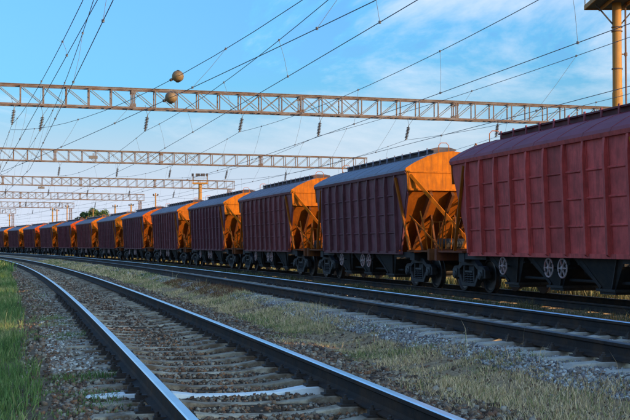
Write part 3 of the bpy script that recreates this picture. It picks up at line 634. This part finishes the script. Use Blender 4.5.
ORD = ['nearest', 'second', 'third', 'fourth', 'fifth', 'sixth', 'seventh', 'eighth', 'ninth', 'tenth', 'eleventh', 'twelfth', 'thirteenth', 'fourteenth', 'fifteenth']
WL = {0: 'nearest hopper wagon, bright rust red sides and a purplish roof, cut by the right edge',
      1: 'second hopper wagon from the right, dark maroon sides, slate roof and full sunlit orange end'}
# arc length on the train's own line
_st = np.linspace(-90, 540, 6301); _xt, _yt, _tt = at(_st, O_TRAIN); _lt = np.concatenate([[0], np.cumsum(np.hypot(np.diff(_xt), np.diff(_yt)))]); _lt -= np.interp(0, _st, _lt)
S_CAR0 = 29.77 + .9 - HL
for k, i in enumerate([0] + list(range(1, 15)) + [-1, -2]):
    w = proto if k == 0 else copy_tree(proto)
    d = S_CAR0 + i * 14.58
    s = float(np.interp(d, _lt, _st)); x, y, t = at(s, O_TRAIN)
    w.location = (float(x), float(y), Z_TRAIN); w.rotation_euler = (0, 0, float(t) + math.pi / 2)
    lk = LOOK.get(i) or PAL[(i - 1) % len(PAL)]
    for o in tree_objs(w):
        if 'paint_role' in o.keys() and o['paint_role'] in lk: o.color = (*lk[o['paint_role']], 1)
    if i < 0: lab = 'hopper wagon out of view beyond the right edge, ' + ('next to' if i == -1 else 'one further than') + ' the red one'
    elif i in WL: lab = WL[i]
    else:
        lab = f'{ORD[i]} hopper wagon counted from the right edge, maroon with sunlit ' + ('red orange end' if i in LOOK else 'orange end')
    tag(w, lab, 'hopper wagon', 'hopper wagons of the standing train')
for o in list(tree_objs(proto)): pass

# ------------------------------------------------------------------ gantries over the tracks
TRUSS_B, TRUSS_H, TRUSS_W = 8.63 + CAM_Z, 1.318, .7
O_L, O_R = -4.4, 42.64; NB = 34; BAY = (O_R - O_L) / NB
def make_gantry():
    g = empty('portal_gantry')
    # local x = across the tracks (o), y = along, z up; origin on the line at ground level
    zb, zt = TRUSS_B, TRUSS_B + TRUSS_H
    for y in (-TRUSS_W / 2, TRUSS_W / 2):
        for z, nm in ((zb + .06, 'bottom_chord'), (zt - .06, 'top_chord')):
            b = MB(); b.box(O_L, O_R, y - .05, y + .05, z - .065, z + .065); b.box(O_L, O_R, y + (.05 if y > 0 else -.05), y + (.10 if y > 0 else -.10), z + (.03 if nm == 'top_chord' else -.065), z + (.065 if nm == 'top_chord' else -.03))
            b.build(nm, M['gantry'], g)
    b = MB(); b.box(-.035, .035, -.03, .03, zb + .125, zt - .125); vm = b.mesh('vertical_bar', M['gantry'])
    b = MB(); b.box(-.095, -.03, -.03, .03, zb + .125, zt - .125); b.box(.03, .095, -.03, .03, zb + .125, zt - .125); b.box(-.15, .15, -.012, .012, zb + .13, zb + .34); b.box(-.15, .15, -.012, .012, zt - .34, zt - .13); vm2 = b.mesh('vertical_bar', M['gantry'])
    b = MB(); b.bar((-BAY / 2 + .05, 0, zt - .14), (BAY / 2 - .05, 0, zb + .14), .042, .045, up=(0, 1, 0)); dm = b.mesh('diagonal_bar', M['lattice'])
    b = MB(); b.bar((BAY / 2 - .05, 0, zt - .14), (-BAY / 2 + .05, 0, zb + .14), .042, .045, up=(0, 1, 0)); dp = b.mesh('diagonal_bar', M['lattice'])
    b = MB(); b.box(-.03, .03, -TRUSS_W / 2 + .05, TRUSS_W / 2 - .05, zb + .02, zb + .08); b.box(-.03, .03, -TRUSS_W / 2 + .05, TRUSS_W / 2 - .05, zt - .08, zt - .02); cm = b.mesh('cross_tie', M['lattice'])
    for i in range(NB + 1):
        x = O_L + i * BAY; x = min(max(x, O_L + .04), O_R - .04)
        for y in (-TRUSS_W / 2, TRUSS_W / 2): place('vertical_bar', vm2 if i in (9, 17, 25) else vm, g, (x, y, 0))
        place('cross_tie', cm, g, (x, 0, 0))
    for i in range(NB):
        x = O_L + (i + .5) * BAY
        for y in (-TRUSS_W / 2 + .012, TRUSS_W / 2 - .012):
            if 14 <= i <= 19:
                place('diagonal_bar', dm, g, (x, y - .03, 0)); place('diagonal_bar', dp, g, (x, y + .03, 0))
            else: place('diagonal_bar', dm if i < 14 else dp, g, (x, y, 0))
    for x in (O_L + .35, O_R - .75):
        b = MB()
        for sx in (-1, 1):
            for sy in (-1, 1): b.bar((x + sx * .32, sy * .42, -.3), (x + sx * .20, sy * .30, zb), .09, .09)
        for k in range(12):
            z0 = .1 + k * (zb - .2) / 12; z1 = z0 + (zb - .2) / 12; w0 = .32 - .12 * z0 / zb; w1 = .32 - .12 * z1 / zb
            for sy in (-1, 1):
                d0 = .42 - .12 * z0 / zb; d1 = .42 - .12 * z1 / zb; f = 1 if k % 2 else -1
                b.bar((x - f * w0, sy * d0, z0), (x + f * w1, sy * d1, z1), .05, .02); b.bar((x + sy * w0, -f * d0, z0), (x + sy * w1, f * d1, z1), .02, .05)
        b.build('leg', M['legsteel'], g)
    b = MB(); b.box(O_R - 1.25, O_R - .25, -.45, .45, -.35, .12); b.box(O_L - .15, O_L + .85, -.45, .45, -.35, .12); b.build('footing', M['concrete'], g)
    return g
S_G = [73.38 + 48.06 * k for k in range(7)]
GY = [0.0, -.012, -.010, -.006, -.006, 0, 0]
GN = ['nearest', 'second', 'third', 'fourth', 'fifth', 'sixth', 'seventh']
gp = make_gantry()
for k, s in enumerate(S_G):
    g = gp if k == 0 else copy_tree(gp)
    x, y, t = at(s, 0); g.location = (float(x), float(y), 0); g.rotation_euler = (0, 0, float(t))
    tag(g, f'{GN[k]} rusty lattice gantry beam spanning all tracks' + (', largest and highest in the picture' if k == 0 else ', behind the ' + GN[k - 1] + ' one'), 'gantry', 'lattice portal gantries over the tracks')

# ------------------------------------------------------------------ overhead wires and their insulators
# each line: offsets of contact wire / messenger at portal -1 (behind the picture's top), 0, 1, 2, ...
S_P = [73.38 + 48.06 * k for k in range(-2, 7)]
Z_CON, Z_MES = 4.95, 7.2; WR = .012
# (label, contact wire: offset, height at the first two gantries, sag; messenger wire: the same; offsets further on)
LINES = [('first overhead line from the left, over the near track', (2.31, 6.85, -.08, 4.30, .05), (1.86, 6.78, .65, 7.45, .49), (1.2, 1.0)),
         ('second overhead line from the left, just right of the first', (1.94, 5.53, 1.75, 4.74, .05), (2.13, 7.71, 2.31, 7.09, .85), (2.3, 2.4)),
         ('overhead line crossing over from the middle track, carrying two brown marker balls', (7.80, 5.64, .07, 4.53, .14), (9.13, 7.84, .59, 7.13, 1.39), None),
         ('overhead line above the middle track', (8.98, 5.80, 9.17, 5.67, .03), (8.68, 7.36, 8.83, 7.28, .48), (8.2, 8.4)),
         ('overhead line above the row of wagons', (14.65, 5.55, 14.28, 5.08, .07), (14.39, 7.27, 14.98, 7.40, .59), (14.0, 14.4)),
         ('overhead line of the first hidden track beyond the wagons', (17.89, 4.87, 19.25, 4.95, .04), (19.68, 7.09, 20.33, 7.28, .29), (19.4, 20.0)),
         ('overhead line of the second hidden track beyond the wagons', (25.4, 5.2, 26.1, 5.1, .05), (25.8, 7.2, 26.58, 7.18, .6), (25.9, 26.2)),
         ('overhead line furthest right, beyond the hidden tracks', (32.2, 5.2, 32.9, 5.1, .05), (32.6, 7.4, 33.3, 7.57, .6), (32.7, 33.0))]
def support(line, k, mess):
    """offset and height at gantry k (counted from two before the nearest one)"""
    f = line[2] if mess else line[1]
    if k == 0: return f[0], f[1]
    if k == 1: return f[0], f[1]
    if k == 2: return f[2], f[3]
    if line[3] is None: return None
    return (line[3][1], Z_MES) if mess else (line[3][0] + (.35 if k % 2 else -.25), Z_CON)
def wire_pts(line, mess, n=14):
    out = []; last = None
    for k in range(len(S_P) - 1):
        A, B = support(line, k, mess), support(line, k + 1, mess)
        if B is None: break
        sag = (line[2] if mess else line[1])[4] if k < 2 else (.75 if mess else .05)
        a = P(S_P[k], A[0], CAM_Z + A[1]); c = P(S_P[k + 1], B[0], CAM_Z + B[1])
        for i in range(n):
            t = i / n; p = a.lerp(c, t); p.z -= 4 * sag * t * (1 - t); out.append(p)
        last = c
    return out + [last]
NPT = 14
for line in LINES:
    lab = line[0]; e = empty('overhead_line', P(S_P[0], line[1][0], CAM_Z + 5)); tag(e, lab, 'overhead wire', 'overhead lines above the tracks'); base = e.location.copy()
    c = wire_pts(line, False); m = wire_pts(line, True)
    for nm, pts in (('contact_wire', c), ('messenger_wire', m)):
        b = MB(); b.tube([p - base for p in pts], WR, 5); b.build(nm, M['wire'], e)
    n = min(len(c), len(m)) - 1
    for k in range(int(n / 2.8)):
        t = min(k * 2.8 + .9, n - .01); i = int(t); f = t - i
        if i + 1 > n: break
        p = c[i].lerp(c[i + 1], f); q = m[i].lerp(m[i + 1], f)
        b = MB(); mid = p.lerp(q, .5) + Vector((.03, .02, 0)); b.tube([p - base, mid - base, q - base], .006, 4)
        b.lathe(p - base + Vector((0, 0, -.035)), (0, 0, 1), [(0, .02), (.0, .04), (.07, .04), (.08, .0)], 6); b.lathe(q - base + Vector((0, 0, -.035)), (0, 0, 1), [(0, .02), (.0, .035), (.07, .035), (.08, .0)], 6)
        b.build('dropper', M['wire'], e)
# insulators: a short chain of glazed discs under the beam on a V of wire
def make_insulator():
    t = empty('insulator_string')
    b = MB(); L = .95; pr = [(0, .03)]
    for k in range(8):
        h = .06 + k * .1; pr += [(h, .045), (h + .01, .125), (h + .05, .11), (h + .06, .045)]
    pr += [(L - .06, .03), (L, .03)]
    b.lathe((0, 0, -L), (0, 0, 1), pr, 10); b.build('disc_chain', M['insul'], t)
    for sg in (-1, 1):
        b = MB(); b.tube([(0, 0, 0), (sg * .26, 0, .62)], .012, 4); b.build('hanger', M['wire'], t)
    b = MB(); b.box(-.05, .05, -.09, .09, -L - .07, -L); b.build('wire_clamp', M['lattice'], t)
    return t
ip = make_insulator(); first = True
for k in range(7):
    seen = 0
    for li, line in enumerate(LINES):
        sp_ = support(line, k + 2, True)
        if sp_ is None or li == 2: continue
        o_, zm = sp_
        x, y, t = at(S_G[k], 0); c = Vector((math.cos(t), math.sin(t), 0)); low = P(S_G[k], o_, CAM_Z + zm + .02)
        top = low + c * random.uniform(.12, .22) + Vector((0, 0, .98))
        pix = to_pix(low)
        vis = 0 < pix[0] < 630
        i_ = ip if first else copy_tree(ip); first = False
        i_.location = top; i_.rotation_euler = (0, math.atan2((top - low).dot(c), .98), t)
        ob = ['over the near track', 'beside the first over the near track', '', 'right of the middle track', 'above the wagons', 'beyond the wagons', 'well beyond the wagons', 'furthest right'][li]
        seen += vis
        lb = f'ribbed insulator of the {GN[k]} gantry, ' + (f'{ORD[seen - 1] if seen > 1 else "first"} from the left' if vis else f'left of view, {ob}')
        tag(i_, lb, 'insulator', 'insulators hanging under the gantries')
# marker balls on the cross-over line
m2 = wire_pts(LINES[2], True); c2 = wire_pts(LINES[2], False)
def ball(pts, xpix, lab, r):
    best = min(((abs(to_pix(a.lerp(b_, f))[0] - xpix), a.lerp(b_, f), (b_ - a).normalized()) for a, b_ in zip(pts[:-1], pts[1:]) for f in np.linspace(0, 1, 12)), key=lambda v: v[0])
    _, p, d = best
    t = empty('wire_marker', p); t.rotation_euler = d.to_track_quat('X', 'Z').to_euler(); tag(t, lab, 'wire marker', 'brown balls on the overhead wire')
    b = MB(); b.lathe((0, 0, 0), (1, 0, 0), [(-r * 1.3, .02), (-r * 1.2, r * .45), (-r * .75, r * .75), (-r * .3, r * .98), (r * .1, r), (r * .5, r * .86), (r * .85, r * .52), (r * 1.05, r * .2), (r * 1.1, .02)], 18); b.build('shell', M['ball'], t, smooth=True)
    b = MB(); b.lathe((0, 0, 0), (0, 1, 0), [(-r * .16, r * .96), (-r * .14, r * 1.07), (r * .14, r * 1.07), (r * .16, r * .96)], 20); b.build('shade_band', M['ballshade'], t)  # dark ring, mostly the shade across the ball given a shape
    for k in range(3):
        b = MB(); b.lathe((r * 1.6 + k * .22, 0, 0), (1, 0, 0), [(-.05, .02), (-.02, .06), (.02, .06), (.05, .02)], 8); b.build('bead', M['insul'], t)
ball(m2, 177, 'upper brown marker ball on the overhead wire above the nearest gantry', .22)
ball(c2, 170, 'lower brown marker ball showing against the nearest gantry beam', .21)

# ------------------------------------------------------------------ floodlight mast at the right edge
def W(xp, d, z=0):
    return Vector(((xp - 315) / 1158.7 * d, d, z))
m = empty('floodlight_mast', W(618.5, 55)); tag(m, 'tall ochre steel floodlight mast with a top platform behind the red wagon', 'mast')
ZD = CAM_Z + 11.58
b = MB(); b.tube([(0, 0, -.2), (0, 0, 9.0), (0, 0, 9.02), (0, 0, ZD)], [.255, .24, .225, .215], 20); b.build('pole', M['mast'], m, smooth=False)
for z in (4.6, 7.2, 10.1, 11.9, 12.1):
    b = MB(); b.lathe((0, 0, z), (0, 0, 1), [(0, .24), (0, .262), (.05, .262), (.05, .24)], 20); b.build('collar', M['legsteel'], m)
b = MB(); b.tube([(.40, -.05, 0), (.40, -.05, ZD)], .045, 8)
for z in (3, 5.6, 8.2, 10.8): b.box(.2, .42, -.08, -.02, z, z + .05); b.lathe((.40, -.05, z - .06), (0, 0, 1), [(0, .075), (.16, .075)], 8)
b.build('cable_pipe', M['legsteel'], m)
b = MB(); b.box(-1.2, 1.2, -1.35, 1.35, ZD, ZD + .05); b.build('deck', M['mastdark'], m)
b = MB()
for y in (-1.37, 1.31): b.box(-1.24, 1.24, y, y + .06, ZD - .05, ZD + .16)
for x in (-1.26, 1.20): b.box(x, x + .06, -1.30, 1.30, ZD - .05, ZD + .16)
for x in (-.5, .5): b.box(x - .05, x + .05, -1.3, 1.3, ZD - .12, ZD - .002)
b.build('deck_frame', M['mast'], m)
b = MB()
for x in (-1.2, -.4, .4, 1.2):
    for y in (-1.33, 1.33): b.tube([(x, y, ZD + .16), (x, y, ZD + 1.15)], .025, 6)
for z in (.6, 1.15):
    b.tube([(-1.2, -1.33, ZD + z), (1.2, -1.33, ZD + z), (1.2, 1.33, ZD + z), (-1.2, 1.33, ZD + z), (-1.2, -1.33, ZD + z)], .022, 6)
b.build('railing', M['lattice'], m)
for x in (-1.0, 0, 1.0):
    b = MB(); b.box(x - .22, x + .22, -1.65, -1.35, ZD + 1.25, ZD + 1.65); b.box(x - .05, x + .05, -1.4, -1.3, ZD + 1.1, ZD + 1.3); b.build('floodlight', M['lamp'], m)
for sg in (-1, 1):
    b = MB(); b.bar((sg * .2, 0, ZD - 1.0), (sg * 1.0, 0, ZD - .06), .06, .06); b.build('deck_brace', M['mastdark'], m)

# equipment boxes fixed to the second and third gantries
for gk, o_, dz, lab in [(1, 11.9, .55, 'small dark equipment box inside the second gantry beam near its left part'), (2, 13.4, -.3, 'small dark equipment box hanging under the third gantry beam')]:
    x, y, t = at(S_G[gk], o_); e = empty('equipment_box', (float(x), float(y), TRUSS_B + dz)); e.rotation_euler = (0, 0, float(t)); tag(e, lab, 'equipment box')
    b = MB(); b.box(-.45, .45, -.50, -.37, -.15, .16); b.build('case', M['lamp'], e, bevel=.01)
    b = MB(); b.box(-.05, .05, -.47, -.40, .16, .42); b.build('bracket', M['lattice'], e)

# smaller yard light and poles beyond the train
m = empty('yard_light', W(200, 130)); tag(m, 'orange lit yard light pole with a row of small lamps, before the third gantry', 'light pole')
zt = CAM_Z + (245.7 - 183) / 1158.7 * 130
b = MB(); b.tube([(0, 0, -.2), (0, 0, zt)], [.24, .19], 12); b.build('pole', M['mast'], m)
b = MB(); b.box(-.85, .85, -.4, .4, zt - .11, zt + .06); b.build('crossbar', M['mast'], m)
b = MB()
for x in (-.8, .8):
    for y in (-.36, .36): b.tube([(x, y, zt + .05), (x, y, zt + .9)], .03, 5)
b.tube([(-.8, -.36, zt + .55), (.8, -.36, zt + .55)], .025, 5); b.build('railing', M['mast'], m)
for x in (-.8, -.35, -.1, .2, .45, .8):
    b = MB(); b.box(x - .11, x + .11, -.5, -.25, zt + .75, zt + 1.05); b.build('lamp', M['lamp'], m)
def pole_thing(xp, ytop, d, r, lab, arm):
    m = empty('yard_pole', W(xp, d)); tag(m, lab, 'pole', 'poles beyond the train'); zt = CAM_Z + (245.7 - ytop) / 1158.7 * d
    b = MB(); b.tube([(0, 0, -.2), (0, 0, zt)], [r * .95, r * .7], 10); b.build('shaft', M['mast'], m)
    b = MB(); b.bar((-arm, 0, zt - .35), (arm, 0, zt - .35), .1, .1); b.build('crossarm', M['legsteel'], m)
    for sg in (-1, 1):
        b = MB(); b.lathe((sg * arm * .8, 0, zt - .30), (0, 0, 1), [(0, .03), (.04, .09), (.14, .1), (.2, .05), (.22, 0)], 8); b.build('insulator', M['insul'], m)
for a in [(52.5, 208, 225, .17, 'left one of a close pair of pale poles left of the fifth gantry leg', .5), (56.8, 209, 235, .17, 'right one of a close pair of pale poles left of the fifth gantry leg', .5),
          (67, 205, 240, .13, 'thin pole just left of the fifth gantry leg', .4), (115, 204.5, 188, .15, 'slim pole between the small tree and the fourth gantry leg', .45),
          (131, 203.5, 182, .14, 'slim pole close on the left of the fourth gantry leg', .4), (155.5, 193, 150, .12, 'slim pole rising behind the fifth wagon', .35),
          (93, 209, 205, .12, 'thin pole standing in front of the small tree', .4), (9.5, 214, 280, .17, 'leftmost thin pole near the left edge', .5)]:
    pole_thing(*a)

# ------------------------------------------------------------------ trees beyond the wagons
def tree(loc, h, rad, lab, n=9000, seed=1):
    r = np.random.default_rng(seed); t = empty('leafy_tree', loc); tag(t, lab, 'tree', 'trees beyond the wagons')
    b = MB(); b.tube([(0, 0, -.2), (.05, 0, h * .3), (-.05, .05, h * .55)], [.22, .17, .08], 8)
    for k in range(6):
        a = k * 1.05; b.tube([(0, 0, h * (.28 + .04 * k)), (math.cos(a) * rad * .35, math.sin(a) * rad * .35, h * (.45 + .05 * k)), (math.cos(a) * rad * .7, math.sin(a) * rad * .7, h * (.55 + .05 * k))], [.09, .06, .03], 6)
    b.build('trunk', M['bark'], t)
    nc = 34; cc = r.normal(size=(nc, 3)); cc /= np.linalg.norm(cc, axis=1)[:, None]; cc *= (r.random(nc) ** .45)[:, None]
    cc = cc * np.array([rad, rad, h * .36]) + np.array([0, 0, h * .62]); cr = r.uniform(.28, .5, nc) * rad * .75
    i = r.integers(0, nc, n); d = r.normal(size=(n, 3)); d /= np.linalg.norm(d, axis=1)[:, None]
    p = cc[i] + d * (cr[i] * r.random(n) ** .4)[:, None]
    u = r.normal(size=(n, 3)); u /= np.linalg.norm(u, axis=1)[:, None]; w_ = np.cross(u, r.normal(size=(n, 3))); w_ /= np.linalg.norm(w_, axis=1)[:, None]
    sz = r.uniform(.11, .24, n)[:, None]
    v = np.stack([p - u * sz, p + w_ * sz * .6, p + u * sz, p - w_ * sz * .6], 1).reshape(-1, 3); f = np.arange(4 * n).reshape(n, 4)
    pal = np.array([(.05, .09, .025), (.07, .12, .03), (.10, .14, .04), (.04, .07, .02)]); c = np.repeat(pal[r.integers(0, 4, n)] * r.uniform(.8, 1.2, (n, 1)), 4, 0)
    o = place('crown', fast_mesh('crown', v, f, c, M['leaf']), t)
for xp, d, h, rad, lab, sd in [(96, 214, 9.2, 3.0, 'small round green tree rising over the wagon roofs behind the seventh wagon', 3), (86, 217, 8.2, 2.0, 'lower leafy tree touching the left of the small round tree', 5), (105, 222, 8.1, 2.0, 'lower leafy tree at the right of the small round tree', 9)]:
    tree(W(xp, d), h, rad, lab, seed=sd)
